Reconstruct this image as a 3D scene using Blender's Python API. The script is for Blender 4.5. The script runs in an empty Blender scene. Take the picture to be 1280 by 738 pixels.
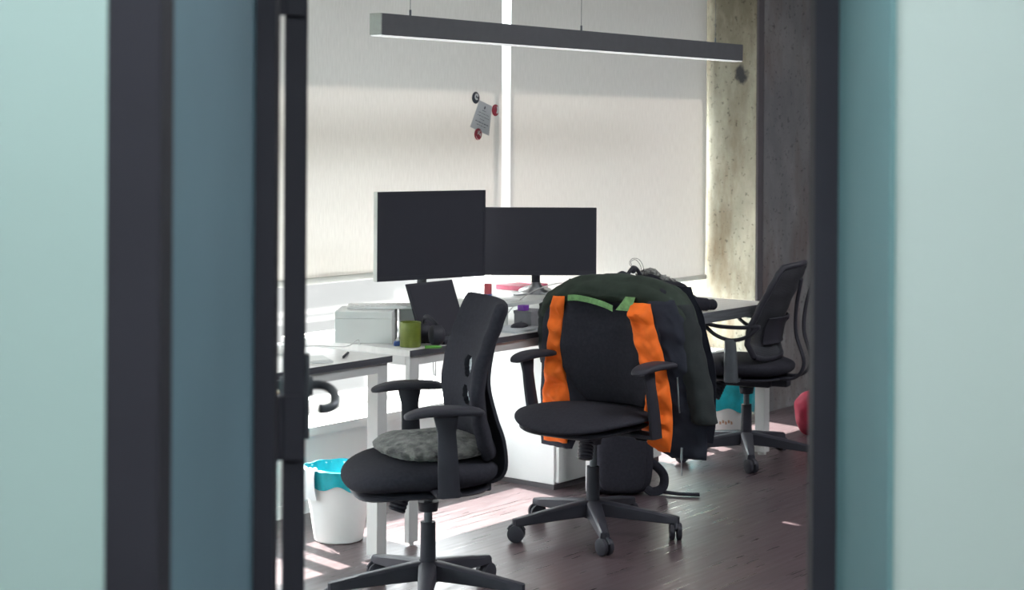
import bpy, bmesh, math, random
from mathutils import Vector, Matrix, noise
PI = math.pi
R = random.Random(7)
COL = bpy.context.scene.collection
TH = math.radians(38)          # angle between the view axis and the window wall
CA, SA = math.cos(TH), math.sin(TH)
def cv(x, d, z=None):          # doorway frame (x to the right, d into the room) -> room axes
    u, v = CA*d+SA*x, SA*d-CA*x
    return (u, v) if z is None else (u, v, z)

# ---------------------------------------------------------------- materials
def mat(name, col, rough=.6, metal=0, var=0, vscale=8, bump=0, bscale=60, stretch=(1,1,1), col2=None, spec=.5, sheen=0, detail=6):
    m = bpy.data.materials.new(name); m.use_nodes = True
    nt = m.node_tree; N = nt.nodes; L = nt.links
    b = N['Principled BSDF']
    b.inputs['Base Color'].default_value = (*col, 1)
    b.inputs['Roughness'].default_value = rough
    b.inputs['Metallic'].default_value = metal
    b.inputs['Specular IOR Level'].default_value = spec
    if sheen: b.inputs['Sheen Weight'].default_value = sheen
    if var or bump or col2:
        tc = N.new('ShaderNodeTexCoord'); mp = N.new('ShaderNodeMapping')
        mp.inputs['Scale'].default_value = stretch
        L.new(tc.outputs['Object'], mp.inputs[0])
    if var or col2:
        n = N.new('ShaderNodeTexNoise'); n.inputs['Scale'].default_value = vscale; n.inputs['Detail'].default_value = detail
        L.new(mp.outputs[0], n.inputs[0])
        r = N.new('ShaderNodeValToRGB')
        c2 = col2 if col2 else tuple(c*(1-var) for c in col)
        r.color_ramp.elements[0].position = .35; r.color_ramp.elements[1].position = .65
        r.color_ramp.elements[0].color = (*c2, 1); r.color_ramp.elements[1].color = (*col, 1)
        L.new(n.outputs[0], r.inputs[0]); L.new(r.outputs[0], b.inputs['Base Color'])
    if bump:
        n2 = N.new('ShaderNodeTexNoise'); n2.inputs['Scale'].default_value = bscale; n2.inputs['Detail'].default_value = 4
        L.new(mp.outputs[0], n2.inputs[0])
        bp = N.new('ShaderNodeBump'); bp.inputs['Strength'].default_value = bump; bp.inputs['Distance'].default_value = .004
        L.new(n2.outputs[0], bp.inputs['Height']); L.new(bp.outputs[0], b.inputs['Normal'])
    return m

M = {}
M['black_plastic'] = mat('black_plastic', (.036,.036,.048), .5, var=.12, vscale=20, spec=.25)
M['black_fabric']  = mat('black_fabric', (.033,.033,.044), .95, var=.2, vscale=90, bump=.35, bscale=500, spec=.15)
M['navy_cloth']    = mat('navy_cloth', (.031,.034,.050), .85, var=.2, vscale=18, bump=.3, bscale=40, spec=.2)
M['green_cloth']   = mat('green_cloth', (.036,.049,.039), .85, var=.25, vscale=14, bump=.3, bscale=40, spec=.2)
M['dark_green_cloth'] = mat('dark_green_cloth', (.029,.034,.036), .85, var=.25, vscale=14, bump=.3, bscale=40, spec=.2)
M['orange_lining'] = mat('orange_lining', (1.0,.19,.028), .6, var=.18, vscale=16, bump=.6, bscale=30, spec=.12)
M['lime_trim']     = mat('lime_trim', (.20,.42,.15), .6, var=.35, vscale=60, bump=.3, bscale=80)
M['steel']         = mat('steel', (.45,.47,.5), .3, 1, var=.1, vscale=30)
M['grey_metal']    = mat('grey_metal', (.13,.145,.165), .35, .3, var=.1, vscale=30)
M['white_metal']   = mat('white_metal', (.62,.62,.62), .4, 0, var=.03, vscale=10)
M['white_paint']   = mat('white_paint', (.90,.91,.91), .6, var=.03, vscale=3, bump=.05, bscale=200)
M['white_plastic'] = mat('white_plastic', (.78,.79,.79), .4, var=.03, vscale=12)
M['card_white']    = mat('card_white', (.78,.80,.79), .7, var=.04, vscale=8)
M['desk_top']      = mat('desk_top', (.76,.75,.74), .38, var=.08, vscale=6, stretch=(1,8,1))
M['desk_edge']     = mat('desk_edge', (.085,.088,.105), .5, var=.3, vscale=14, stretch=(.6,1,14))
M['grey_edge']     = mat('grey_edge', (.16,.17,.19), .5, var=.35, vscale=14, stretch=(.6,1,14))
M['lamp_grey']     = mat('lamp_grey', (.075,.077,.088), .55, 0, var=.1, vscale=30, bump=.05, bscale=400)
M['lamp_end']      = mat('lamp_end', (.35,.37,.35), .6, 0, var=.1, vscale=60)
M['screen_black']  = mat('screen_black', (.040,.040,.052), .6, var=.04, vscale=5, spec=.1)
M['bezel']         = mat('bezel', (.040,.040,.052), .5, var=.04, vscale=5, spec=.15)
M['bezel_pale']    = mat('bezel_pale', (.55,.57,.55), .4, var=.05, vscale=5)
M['mug_green']     = mat('mug_green', (.17,.21,.032), .35, var=.22, vscale=25)
M['cyan_bag']      = mat('cyan_bag', (.015,.50,.60), .35, var=.35, vscale=14, bump=.5, bscale=25)
M['white_bag']     = mat('white_bag', (.75,.78,.8), .4, var=.05, vscale=14, bump=.4, bscale=30)
M['red_cloth']     = mat('red_cloth', (.34,.014,.045), .8, var=.3, vscale=14)
M['red_plastic']   = mat('red_plastic', (.55,.09,.11), .4, var=.1, vscale=14)
M['blue_plastic']  = mat('blue_plastic', (.07,.14,.42), .4, var=.1, vscale=14)
M['purple_plastic']= mat('purple_plastic', (.18,.04,.35), .4, var=.1, vscale=14)
M['lime_plastic']  = mat('lime_plastic', (.12,.36,.06), .4, var=.1, vscale=14)
M['pink_card']     = mat('pink_card', (.62,.14,.22), .6, var=.2, vscale=30)
M['grey_card']     = mat('grey_card', (.22,.22,.24), .8, var=.08, vscale=20)
M['paper']         = mat('paper', (.52,.55,.58), .8, var=.03, vscale=10)
M['ink']           = mat('ink', (.10,.11,.14), .8, var=.1, vscale=10)
M['badge_black']   = mat('badge_black', (.03,.035,.05), .3, var=.1, vscale=10)
M['badge_red']     = mat('badge_red', (.33,.035,.06), .3, var=.1, vscale=10)
M['badge_white']   = mat('badge_white', (.7,.7,.7), .3, var=.05, vscale=10)
M['brown_ink']     = mat('brown_ink', (.5,.3,.2), .8, var=.1, vscale=10)
M['cable_white']   = mat('cable_white', (.6,.6,.6), .5, var=.05, vscale=10)
M['cable_beige']   = mat('cable_beige', (.55,.48,.38), .5, var=.05, vscale=10)
M['skirting']      = mat('skirting', (.10,.09,.10), .6, var=.1, vscale=10)
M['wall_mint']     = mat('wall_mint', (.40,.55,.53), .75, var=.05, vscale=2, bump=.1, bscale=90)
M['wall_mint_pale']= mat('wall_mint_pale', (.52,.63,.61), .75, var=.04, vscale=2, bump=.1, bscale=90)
M['reveal_shade_blue']   = mat('reveal_shade_blue', (.15,.265,.33), .7, var=.08, vscale=3, bump=.1, bscale=120)  # left door reveal, its shade put into a darker base colour
M['reveal_shade_teal']   = mat('reveal_shade_teal', (.15,.30,.32), .7, var=.10, vscale=3, bump=.1, bscale=120)  # right door reveal, likewise darkened in colour to stand for shade
M['frame_dark']    = mat('frame_dark', (.036,.036,.047), .6, var=.08, vscale=8, spec=.15)
M['ceiling']       = mat('ceiling', (.6,.6,.6), .9, var=.05, vscale=2)
M['fur_grey']      = mat('fur_grey', (.20,.20,.19), 1, bump=.8, bscale=180, vscale=34, col2=(.055,.055,.058), spec=.1, sheen=.3)
M['fur_pale']      = mat('fur_pale', (.42,.42,.40), 1, bump=.8, bscale=200, vscale=60, col2=(.13,.13,.13), spec=.1)

def wood_floor():
    m = bpy.data.materials.new('dark_wood_floor'); m.use_nodes = True
    nt = m.node_tree; N = nt.nodes; L = nt.links; b = N['Principled BSDF']
    tc = N.new('ShaderNodeTexCoord')
    br = N.new('ShaderNodeTexBrick')
    br.inputs['Scale'].default_value = 1; br.inputs['Brick Width'].default_value = 1.3; br.inputs['Row Height'].default_value = .19
    br.inputs['Mortar Size'].default_value = .0022; br.inputs['Mortar Smooth'].default_value = .2
    br.inputs['Color1'].default_value = (.092,.064,.070,1); br.inputs['Color2'].default_value = (.066,.046,.054,1); br.inputs['Mortar'].default_value = (.05,.035,.04,1)
    L.new(tc.outputs['Object'], br.inputs[0])
    mp = N.new('ShaderNodeMapping'); mp.inputs['Scale'].default_value = (1.2, 16, 1)
    L.new(tc.outputs['Object'], mp.inputs[0])
    n = N.new('ShaderNodeTexNoise'); n.inputs['Scale'].default_value = 3; n.inputs['Detail'].default_value = 7
    L.new(mp.outputs[0], n.inputs[0])
    mx = N.new('ShaderNodeMix'); mx.data_type = 'RGBA'; mx.blend_type = 'MULTIPLY'; mx.inputs[0].default_value = .6
    rp = N.new('ShaderNodeValToRGB'); rp.color_ramp.elements[0].position = .3; rp.color_ramp.elements[0].color = (.55,.55,.55,1); rp.color_ramp.elements[1].position = .7; rp.color_ramp.elements[1].color = (1.25,1.25,1.25,1)
    L.new(n.outputs[0], rp.inputs[0]); L.new(br.outputs[0], mx.inputs[6]); L.new(rp.outputs[0], mx.inputs[7])
    L.new(mx.outputs[2], b.inputs['Base Color'])
    rr = N.new('ShaderNodeMapRange'); rr.inputs[1].default_value = .3; rr.inputs[2].default_value = .7; rr.inputs[3].default_value = .25; rr.inputs[4].default_value = .42
    L.new(n.outputs[0], rr.inputs[0]); L.new(rr.outputs[0], b.inputs['Roughness'])
    b.inputs['Specular IOR Level'].default_value = .9
    bp = N.new('ShaderNodeBump'); bp.inputs['Strength'].default_value = .14; bp.inputs['Distance'].default_value = .002
    L.new(n.outputs[0], bp.inputs['Height']); L.new(bp.outputs[0], b.inputs['Normal'])
    return m
M['floor'] = wood_floor()

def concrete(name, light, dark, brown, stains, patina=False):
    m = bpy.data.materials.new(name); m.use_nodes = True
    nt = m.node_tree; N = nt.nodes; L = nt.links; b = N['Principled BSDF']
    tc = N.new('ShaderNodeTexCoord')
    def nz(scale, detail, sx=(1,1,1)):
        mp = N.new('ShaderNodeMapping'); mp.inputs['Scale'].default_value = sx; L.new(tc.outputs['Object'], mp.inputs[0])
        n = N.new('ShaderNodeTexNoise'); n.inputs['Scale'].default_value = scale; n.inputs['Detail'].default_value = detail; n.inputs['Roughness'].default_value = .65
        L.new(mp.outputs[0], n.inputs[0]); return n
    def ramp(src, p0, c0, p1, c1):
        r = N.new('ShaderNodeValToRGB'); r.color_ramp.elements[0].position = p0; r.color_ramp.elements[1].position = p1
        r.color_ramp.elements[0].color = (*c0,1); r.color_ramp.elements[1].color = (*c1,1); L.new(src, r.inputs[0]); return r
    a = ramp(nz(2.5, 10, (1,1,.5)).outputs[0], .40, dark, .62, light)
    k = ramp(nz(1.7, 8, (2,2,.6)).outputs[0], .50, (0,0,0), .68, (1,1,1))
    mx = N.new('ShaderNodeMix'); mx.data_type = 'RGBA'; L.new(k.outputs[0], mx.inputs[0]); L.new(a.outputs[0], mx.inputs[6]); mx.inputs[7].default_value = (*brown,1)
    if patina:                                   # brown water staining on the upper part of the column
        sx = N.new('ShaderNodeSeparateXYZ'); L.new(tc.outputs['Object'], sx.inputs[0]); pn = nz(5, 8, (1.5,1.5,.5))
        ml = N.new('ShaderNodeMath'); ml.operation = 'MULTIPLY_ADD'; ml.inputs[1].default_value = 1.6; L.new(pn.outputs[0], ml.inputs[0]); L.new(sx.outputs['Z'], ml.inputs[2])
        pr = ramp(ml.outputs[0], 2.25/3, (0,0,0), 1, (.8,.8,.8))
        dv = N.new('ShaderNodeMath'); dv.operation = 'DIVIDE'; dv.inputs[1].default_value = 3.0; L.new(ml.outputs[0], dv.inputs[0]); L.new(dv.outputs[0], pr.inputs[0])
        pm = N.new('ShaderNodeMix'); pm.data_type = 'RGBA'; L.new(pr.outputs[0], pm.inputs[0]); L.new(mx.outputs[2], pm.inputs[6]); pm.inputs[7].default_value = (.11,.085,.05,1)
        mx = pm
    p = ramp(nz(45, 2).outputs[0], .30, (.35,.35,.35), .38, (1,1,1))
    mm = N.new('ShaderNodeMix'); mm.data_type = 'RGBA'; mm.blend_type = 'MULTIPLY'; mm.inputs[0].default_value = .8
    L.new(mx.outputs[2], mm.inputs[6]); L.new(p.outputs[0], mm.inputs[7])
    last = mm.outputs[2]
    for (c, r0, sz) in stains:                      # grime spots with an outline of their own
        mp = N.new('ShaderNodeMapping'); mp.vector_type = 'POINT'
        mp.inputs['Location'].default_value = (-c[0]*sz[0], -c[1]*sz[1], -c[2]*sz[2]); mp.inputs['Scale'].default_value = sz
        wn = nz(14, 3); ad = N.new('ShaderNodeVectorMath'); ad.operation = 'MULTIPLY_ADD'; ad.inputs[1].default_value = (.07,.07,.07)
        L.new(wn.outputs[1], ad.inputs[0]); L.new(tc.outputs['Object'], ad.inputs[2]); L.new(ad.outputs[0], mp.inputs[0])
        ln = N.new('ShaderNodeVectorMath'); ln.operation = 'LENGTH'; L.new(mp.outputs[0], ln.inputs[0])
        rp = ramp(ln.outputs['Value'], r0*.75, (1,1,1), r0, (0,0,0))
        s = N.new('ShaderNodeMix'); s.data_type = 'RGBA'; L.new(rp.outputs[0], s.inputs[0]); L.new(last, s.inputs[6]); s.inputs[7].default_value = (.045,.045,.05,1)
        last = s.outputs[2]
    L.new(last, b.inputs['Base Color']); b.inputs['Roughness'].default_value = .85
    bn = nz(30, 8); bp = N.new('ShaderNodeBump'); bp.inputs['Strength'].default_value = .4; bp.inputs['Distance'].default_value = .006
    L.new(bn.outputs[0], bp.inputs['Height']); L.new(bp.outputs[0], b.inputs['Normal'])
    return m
M['concrete'] = concrete('bare_concrete', (.56,.54,.44), (.33,.315,.25), (.22,.16,.095), [((7.86,4.615,1.84), .058, (1,1,.75)), ((7.86,4.69,1.99), .032, (1,1,.7)), ((7.86,4.575,1.70), .020, (1,1.3,.6))], True)
M['concrete_dark'] = concrete('concrete_shade_tone', (.22,.215,.22), (.14,.14,.15), (.13,.10,.095), [])  # same concrete darkened in base colour to stand for the unlit face

def blind_mat():
    m = bpy.data.materials.new('blind_weave'); m.use_nodes = True
    nt = m.node_tree; N = nt.nodes; L = nt.links; N.remove(N['Principled BSDF']); out = N['Material Output']
    tc = N.new('ShaderNodeTexCoord'); mp = N.new('ShaderNodeMapping'); mp.inputs['Scale'].default_value = (90,1,12); L.new(tc.outputs['Object'], mp.inputs[0])
    n = N.new('ShaderNodeTexNoise'); n.inputs['Scale'].default_value = 1.5; n.inputs['Detail'].default_value = 3; L.new(mp.outputs[0], n.inputs[0])
    r = N.new('ShaderNodeValToRGB'); r.color_ramp.elements[0].position = .3; r.color_ramp.elements[1].position = .7
    r.color_ramp.elements[0].color = (.82,.825,.80,1); r.color_ramp.elements[1].color = (.89,.895,.87,1); L.new(n.outputs[0], r.inputs[0])
    d = N.new('ShaderNodeBsdfDiffuse'); t = N.new('ShaderNodeBsdfTranslucent'); L.new(r.outputs[0], d.inputs[0])
    t.inputs[0].default_value = (.80,.70,.62,1)
    mx = N.new('ShaderNodeMixShader'); mx.inputs[0].default_value = .024
    L.new(d.outputs[0], mx.inputs[1]); L.new(t.outputs[0], mx.inputs[2]); L.new(mx.outputs[0], out.inputs[0])
    return m
M['blind'] = blind_mat()
def glass_mat():
    m = bpy.data.materials.new('window_glass'); m.use_nodes = True
    nt = m.node_tree; N = nt.nodes; L = nt.links; N.remove(N['Principled BSDF']); out = N['Material Output']
    a = N.new('ShaderNodeBsdfTransparent'); g = N.new('ShaderNodeBsdfGlossy'); g.inputs['Roughness'].default_value = .02
    a.inputs[0].default_value = (.97,.985,.98,1)
    mx = N.new('ShaderNodeMixShader'); mx.inputs[0].default_value = .03; L.new(a.outputs[0], mx.inputs[1]); L.new(g.outputs[0], mx.inputs[2]); L.new(mx.outputs[0], out.inputs[0])
    return m
M['glass'] = glass_mat()
def mesh_mat():                                      # see-through chair netting
    m = bpy.data.materials.new('chair_netting'); m.use_nodes = True
    nt = m.node_tree; N = nt.nodes; L = nt.links; b = N['Principled BSDF']; out = N['Material Output']
    b.inputs['Base Color'].default_value = (.035,.037,.048,1); b.inputs['Roughness'].default_value = .8
    tc = N.new('ShaderNodeTexCoord'); ck = N.new('ShaderNodeTexWave'); ck.bands_direction = 'Z'; ck.inputs['Scale'].default_value = 60
    L.new(tc.outputs['Object'], ck.inputs[0])
    rp = N.new('ShaderNodeMapRange'); rp.inputs[3].default_value = .02; rp.inputs[4].default_value = .28; L.new(ck.outputs[1], rp.inputs[0])
    t = N.new('ShaderNodeBsdfTransparent'); mx = N.new('ShaderNodeMixShader'); L.new(rp.outputs[0], mx.inputs[0]); L.new(b.outputs[0], mx.inputs[1]); L.new(t.outputs[0], mx.inputs[2]); L.new(mx.outputs[0], out.inputs[0])
    return m
M['netting'] = mesh_mat()
def emit(name, col, s):
    m = bpy.data.materials.new(name); m.use_nodes = True; b = m.node_tree.nodes['Principled BSDF']
    b.inputs['Base Color'].default_value = (.8,.8,.8,1); b.inputs['Emission Color'].default_value = (*col,1); b.inputs['Emission Strength'].default_value = s
    return m
M['diffuser'] = emit('lamp_diffuser', (.95,.98,1), .45)
M['fill_bright'] = emit('ceiling_fill_glow', (.97,.98,1), 16)
M['diffuser_cool'] = emit('corridor_diffuser', (.93,1,.99), 19)

# ---------------------------------------------------------------- mesh helpers
def obj(name, bm, m, parent=None, smooth=True, loc=None, rotz=None, angle=40):
    me = bpy.data.meshes.new(name); bmesh.ops.recalc_face_normals(bm, faces=bm.faces[:]); bm.to_mesh(me); bm.free()
    o = bpy.data.objects.new(name, me); COL.objects.link(o)
    for k in (m if isinstance(m, (list, tuple)) else [m]): me.materials.append(M[k])
    if parent: o.parent = parent
    if loc: o.location = loc
    if rotz is not None: o.rotation_euler = (0,0,rotz)
    if smooth:
        for p in me.polygons: p.use_smooth = True
        try: me.set_sharp_from_angle(angle=math.radians(angle))
        except Exception: pass
    return o
def tag(o, label, cat, group=None):
    o['label'] = label; o['category'] = cat
    if group: o['group'] = group
    return o
def thing(name, label, cat, loc=(0,0,0), rotz=0, group=None):
    o = bpy.data.objects.new(name, None); COL.objects.link(o); o.empty_display_size = .1
    o.location = loc; o.rotation_euler = (0,0,rotz); return tag(o, label, cat, group)
def struct(name, bm, m, **k):
    o = obj(name, bm, m, **k)
    if not k.get('parent'): o['kind'] = 'structure'
    return o
def NB(): return bmesh.new()
def add_box(bm, lo, hi, bev=0, seg=2, rot=None):
    r = bmesh.ops.create_cube(bm, size=1); vs = r['verts']
    c = [(a+b)/2 for a, b in zip(lo, hi)]; s = [abs(b-a) for a, b in zip(lo, hi)]
    for v in vs: v.co = Vector((v.co.x*s[0], v.co.y*s[1], v.co.z*s[2]))
    if bev:
        es = list({e for v in vs for e in v.link_edges})
        g = bmesh.ops.bevel(bm, geom=es, offset=bev, segments=seg, profile=.5, affect='EDGES')
        vs = list({v for f in g['faces'] for v in f.verts} | {v for v in vs if v.is_valid})
    for v in vs:
        if rot: v.co = rot @ v.co
        v.co += Vector(c)
    return vs
def add_cyl(bm, p0, p1, r0, r1=None, n=20, cap=True):
    p0, p1 = Vector(p0), Vector(p1); r1 = r0 if r1 is None else r1
    return add_tube(bm, [p0, p1], [r0, r1], n, cap)
def add_tube(bm, pts, rad, n=12, cap=True, flat=None, up=None):
    pts = [Vector(p) for p in pts]; k = len(pts)
    if not isinstance(rad, (list, tuple)): rad = [rad]*k
    rings = []; prev = None
    for i, p in enumerate(pts):
        t = (pts[min(i+1,k-1)]-pts[max(i-1,0)]).normalized()
        if prev is None:
            a = Vector(up) if up else (Vector((0,0,1)) if abs(t.z) < .9 else Vector((1,0,0)))
        else: a = prev
        s = t.cross(a).normalized(); a = s.cross(t).normalized(); prev = a
        fl = flat if flat else 1
        rings.append([bm.verts.new(p + rad[i]*(math.cos(2*PI*j/n)*s + math.sin(2*PI*j/n)*a*fl)) for j in range(n)])
    for i in range(k-1):
        for j in range(n): bm.faces.new((rings[i][j], rings[i][(j+1)%n], rings[i+1][(j+1)%n], rings[i+1][j]))
    if cap: bm.faces.new(rings[0][::-1]); bm.faces.new(rings[-1])
    return rings
def smooth_path(pts, n=8):
    P = [Vector(p) for p in pts]; P = [P[0]*2-P[1]] + P + [P[-1]*2-P[-2]]; out = []
    for i in range(1, len(P)-2):
        for j in range(n):
            t = j/n; a, b, c, d = P[i-1], P[i], P[i+1], P[i+2]
            out.append(.5*((2*b)+(c-a)*t+(2*a-5*b+4*c-d)*t*t+(3*b-a-3*c+d)*t**3))
    out.append(P[-2]); return out
def lerp_tab(tab, z, k=1):
    if z <= tab[0][0]: return tab[0][k]
    for a, b in zip(tab, tab[1:]):
        if z <= b[0]:
            t = (z-a[0])/(b[0]-a[0]); t = t*t*(3-2*t)*.5 + t*.5
            return a[k]+(b[k]-a[k])*t
    return tab[-1][k]
def add_lathe(bm, prof, n=32, c=(0,0,0), sy=1):
    rings = [[bm.verts.new((c[0]+r*math.cos(2*PI*j/n), c[1]+sy*r*math.sin(2*PI*j/n), c[2]+z)) for j in range(n)] for r, z in prof]
    for a, b in zip(rings, rings[1:]):
        for j in range(n): bm.faces.new((a[j], a[(j+1)%n], b[(j+1)%n], b[j]))
    return rings
def add_superell(bm, c, s, e=2.6, nu=36, nv=18, fn=None):
    def sp(w, p): return math.copysign(abs(w)**p, w)
    q = 2/e; rows = []
    for i in range(nv+1):
        ph = -PI/2+PI*i/nv; row = []
        for j in range(nu):
            th = 2*PI*j/nu
            v = Vector((s[0]*sp(math.cos(ph),q)*sp(math.cos(th),q), s[1]*sp(math.cos(ph),q)*sp(math.sin(th),q), s[2]*sp(math.sin(ph),q)))
            if fn: v = fn(v)
            row.append(bm.verts.new(v+Vector(c)))
        rows.append(row)
    for a, b in zip(rows, rows[1:]):
        for j in range(nu): bm.faces.new((a[j], a[(j+1)%nu], b[(j+1)%nu], b[j]))
    bmesh.ops.remove_doubles(bm, verts=[v for r in (rows[0], rows[-1]) for v in r], dist=1e-5)
def add_sheet(bm, rows, thick):
    """rows: grid of points; gives it thickness along its normals, closed rim"""
    n, m = len(rows), len(rows[0]); P = [[Vector(p) for p in r] for r in rows]
    F = [[None]*m for _ in range(n)]; B = [[None]*m for _ in range(n)]
    for i in range(n):
        for j in range(m):
            a = P[min(i+1,n-1)][j]-P[max(i-1,0)][j]; b = P[i][min(j+1,m-1)]-P[i][max(j-1,0)]
            k = a.cross(b); k = k.normalized() if k.length > 1e-9 else Vector((1,0,0))
            th = thick(i/(n-1), j/(m-1)) if callable(thick) else thick
            F[i][j] = bm.verts.new(P[i][j]+k*th/2); B[i][j] = bm.verts.new(P[i][j]-k*th/2)
    for i in range(n-1):
        for j in range(m-1):
            bm.faces.new((F[i][j],F[i][j+1],F[i+1][j+1],F[i+1][j])); bm.faces.new((B[i][j],B[i+1][j],B[i+1][j+1],B[i][j+1]))
    rim = [(0,j) for j in range(m)]+[(i,m-1) for i in range(1,n)]+[(n-1,j) for j in range(m-2,-1,-1)]+[(i,0) for i in range(n-2,0,-1)]
    for a, b in zip(rim, rim[1:]+rim[:1]):
        bm.faces.new((F[a[0]][a[1]],B[a[0]][a[1]],B[b[0]][b[1]],F[b[0]][b[1]]))
def add_prism(bm, poly, axis, a, b):
    """extrude 2-D polygon along axis 0,1,2 from a to b"""
    def pt(p, w):
        l = list(p); l.insert(axis, w); return bm.verts.new(l)
    A = [pt(p, a) for p in poly]; B = [pt(p, b) for p in poly]; n = len(poly)
    bm.faces.new(A); bm.faces.new(B[::-1])
    for i in range(n): bm.faces.new((A[i],A[(i+1)%n],B[(i+1)%n],B[i]))
def box(name, lo, hi, m, parent=None, bev=0, **k):
    bm = NB(); add_box(bm, lo, hi, bev); return obj(name, bm, m, parent, **k)
def sbox(name, lo, hi, m, **k):
    bm = NB(); add_box(bm, lo, hi); return struct(name, bm, m, smooth=False, **k)

# ---------------------------------------------------------------- room shell (u along the window wall, v towards it)
WV = 4.69
sbox('floor', (-6,-9,-.1), (13,5.1,0), 'floor')
sbox('ceiling', (-6,-9,3.0), (13,5.1,3.1), 'ceiling')
bm = NB()
add_box(bm, (-6,WV,0), (7.86,5.1,.30))          # parapet under the sill
add_box(bm, (-6,4.9,2.62), (7.86,5.1,3.0))      # lintel
add_box(bm, (-6,4.69,0), (-1.2,5.1,3.0))
struct('wall_window', bm, 'white_paint', smooth=False)
sbox('trim_1', (-1.2,WV-.02,.30), (7.86,5.08,.335), 'white_plastic')          # window ledge
sbox('baseboard_window', (-6,WV-.012,0), (7.86,WV,.05), 'white_paint')
sbox('wall_column', (7.86,4.49,0), (8.6,5.1,3.0), 'concrete')
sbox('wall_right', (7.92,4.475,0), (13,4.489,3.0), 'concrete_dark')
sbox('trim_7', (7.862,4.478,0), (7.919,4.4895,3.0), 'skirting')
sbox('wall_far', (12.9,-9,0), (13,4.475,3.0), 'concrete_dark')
sbox('wall_left', (-6,-9,0), (-5.9,4.69,3.0), 'white_paint')
sbox('wall_back', (-5.9,-9,0), (12.9,-8.9,3.0), 'white_paint')
sbox('trim_2', (-7,5.1,2.78), (14,5.88,3.1), 'white_paint')                   # balcony slab outside, shades the top of the blinds
sbox('wall_outer', (7.86,5.1,0), (8.6,5.12,3.0), 'concrete')
wins = [(-1.2,.78),(.84,2.46),(2.52,4.24),(4.30,5.99),(6.13,7.80)]  # mullion behind the blind gap widened to block a sun stripe
for i, (a, b) in enumerate(wins):
    bm = NB(); f = .05
    add_box(bm, (a-.03,4.93,.335), (a+.03,4.99,2.62)); add_box(bm, (b-.03+.06,4.93,.335), (b+.03+.03,4.99,2.62))
    add_box(bm, (a,4.93,.335), (b+.06,4.99,.335+f)); add_box(bm, (a,4.93,2.57), (b+.06,4.99,2.62))
    w = struct('window_%d' % (i+1), bm, 'white_plastic', smooth=False)
    bm = NB(); add_box(bm, (a+.03,4.957,.385), (b+.03,4.963,2.57)); obj('pane', bm, 'glass', w, smooth=False)

def blind(a, b, hem, label):
    t = thing('roller_blind', label, 'blind', (0,4.78,0), 0, None)
    rows = []
    for i in range(25):
        z = 2.58+(hem-2.58)*i/24
        rows.append([(a+(b-a)*j/30, .003*math.sin(j*.9+i*.2)*(i/24), z) for j in range(31)])
    bm = NB(); g = [[bm.verts.new(p) for p in r_] for r_ in rows]
    for A, B in zip(g, g[1:]):
        for j in range(30): bm.faces.new((A[j],A[j+1],B[j+1],B[j]))
    obj('fabric', bm, 'blind', t)
    bm = NB(); add_box(bm, (a,-.011,hem-.022), (b,.011,hem+.004), .004); obj('hem_bar', bm, 'bezel_pale', t)
    bm = NB(); add_cyl(bm, (a,0,2.585), (b,0,2.585), .024); obj('roller_tube', bm, 'white_plastic', t)
    return t
blind(2.52,4.24,.905, 'cream roller blind at the far left, mostly hidden behind the door')
blind(4.30,6.040,.905, 'cream roller blind left of the bright gap, with the note stuck on it')
blind(6.108,7.830,.730, 'cream roller blind between the bright gap and the concrete column')

# doorway, in the frame of the view axis: local x right, local y into the room
RZ = TH-PI/2
def dbox(name, lo, hi, m, bev=0):
    bm = NB(); add_box(bm, lo, hi, bev); return struct(name, bm, m, smooth=False, rotz=RZ)
dbox('wall_partition_left', (-3.6,1.85,0), (-.4457,2.60,3.0), 'wall_mint')
dbox('wall_partition_right', (.504,2.21,0), (4.5,2.60,3.0), 'wall_mint_pale')
dbox('wall_partition_header', (-.4457,2.21,2.12), (.504,2.60,3.0), 'wall_mint_pale')
dbox('wall_corridor', (-3.6,-1.6,0), (4.5,-1.5,3.0), 'white_paint')
dbox('trim_3', (-.4457,1.845,0), (-.385,1.915,2.12), 'frame_dark', .004)
dbox('trim_4', (-.4457,1.915,0), (-.390,2.555,2.12), 'reveal_shade_blue')
dbox('trim_5', (.497,2.205,0), (.504,2.555,2.12), 'reveal_shade_teal')
bm = NB()
add_box(bm, (-.4457,2.555,0), (-.360,2.60,2.12)); add_box(bm, (.4606,2.555,0), (.504,2.60,2.12)); add_box(bm, (-.36,2.555,2.07), (.4606,2.60,2.12))
struct('trim_6', bm, 'frame_dark', smooth=False, rotz=RZ)
# door leaf, swung open into the room, almost edge-on
leaf = dbox('door_1', (0,0,0), (.036,.86,2.06), 'frame_dark', .003)
P0 = cv(-.3235-.036, 2.652, .012)
leaf.location = P0
leaf.rotation_euler = (0,0,RZ+math.radians(7.05))
for z in (.28, 1.02, 1.72):
    bm = NB(); add_cyl(bm, (-.004,-.008,z-.05), (-.004,-.008,z+.05), .009); add_box(bm, (-.002,-.012,z-.05), (.03,.001,z+.05)); obj('hinge', bm, 'frame_dark', leaf)
for sx, s in ((.036,1),(0,-1)):
    bm = NB()
    add_box(bm, (min(sx,sx+s*.009),.765,.86), (max(sx,sx+s*.009),.815,1.03), .003)
    add_cyl(bm, (sx,.79,.965), (sx+s*.016,.79,.965), .024, .019)
    hp = smooth_path([(sx+s*.012,.79,.967),(sx+s*.032,.785,.967),(sx+s*.047,.765,.965),(sx+s*.057,.735,.959),(sx+s*.060,.70,.951),(sx+s*.056,.675,.943),(sx+s*.042,.66,.939),(sx+s*.029,.655,.940)], 5)
    add_tube(bm, hp, .0095, 14)
    obj('door_handle', bm, 'grey_metal', leaf)

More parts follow.
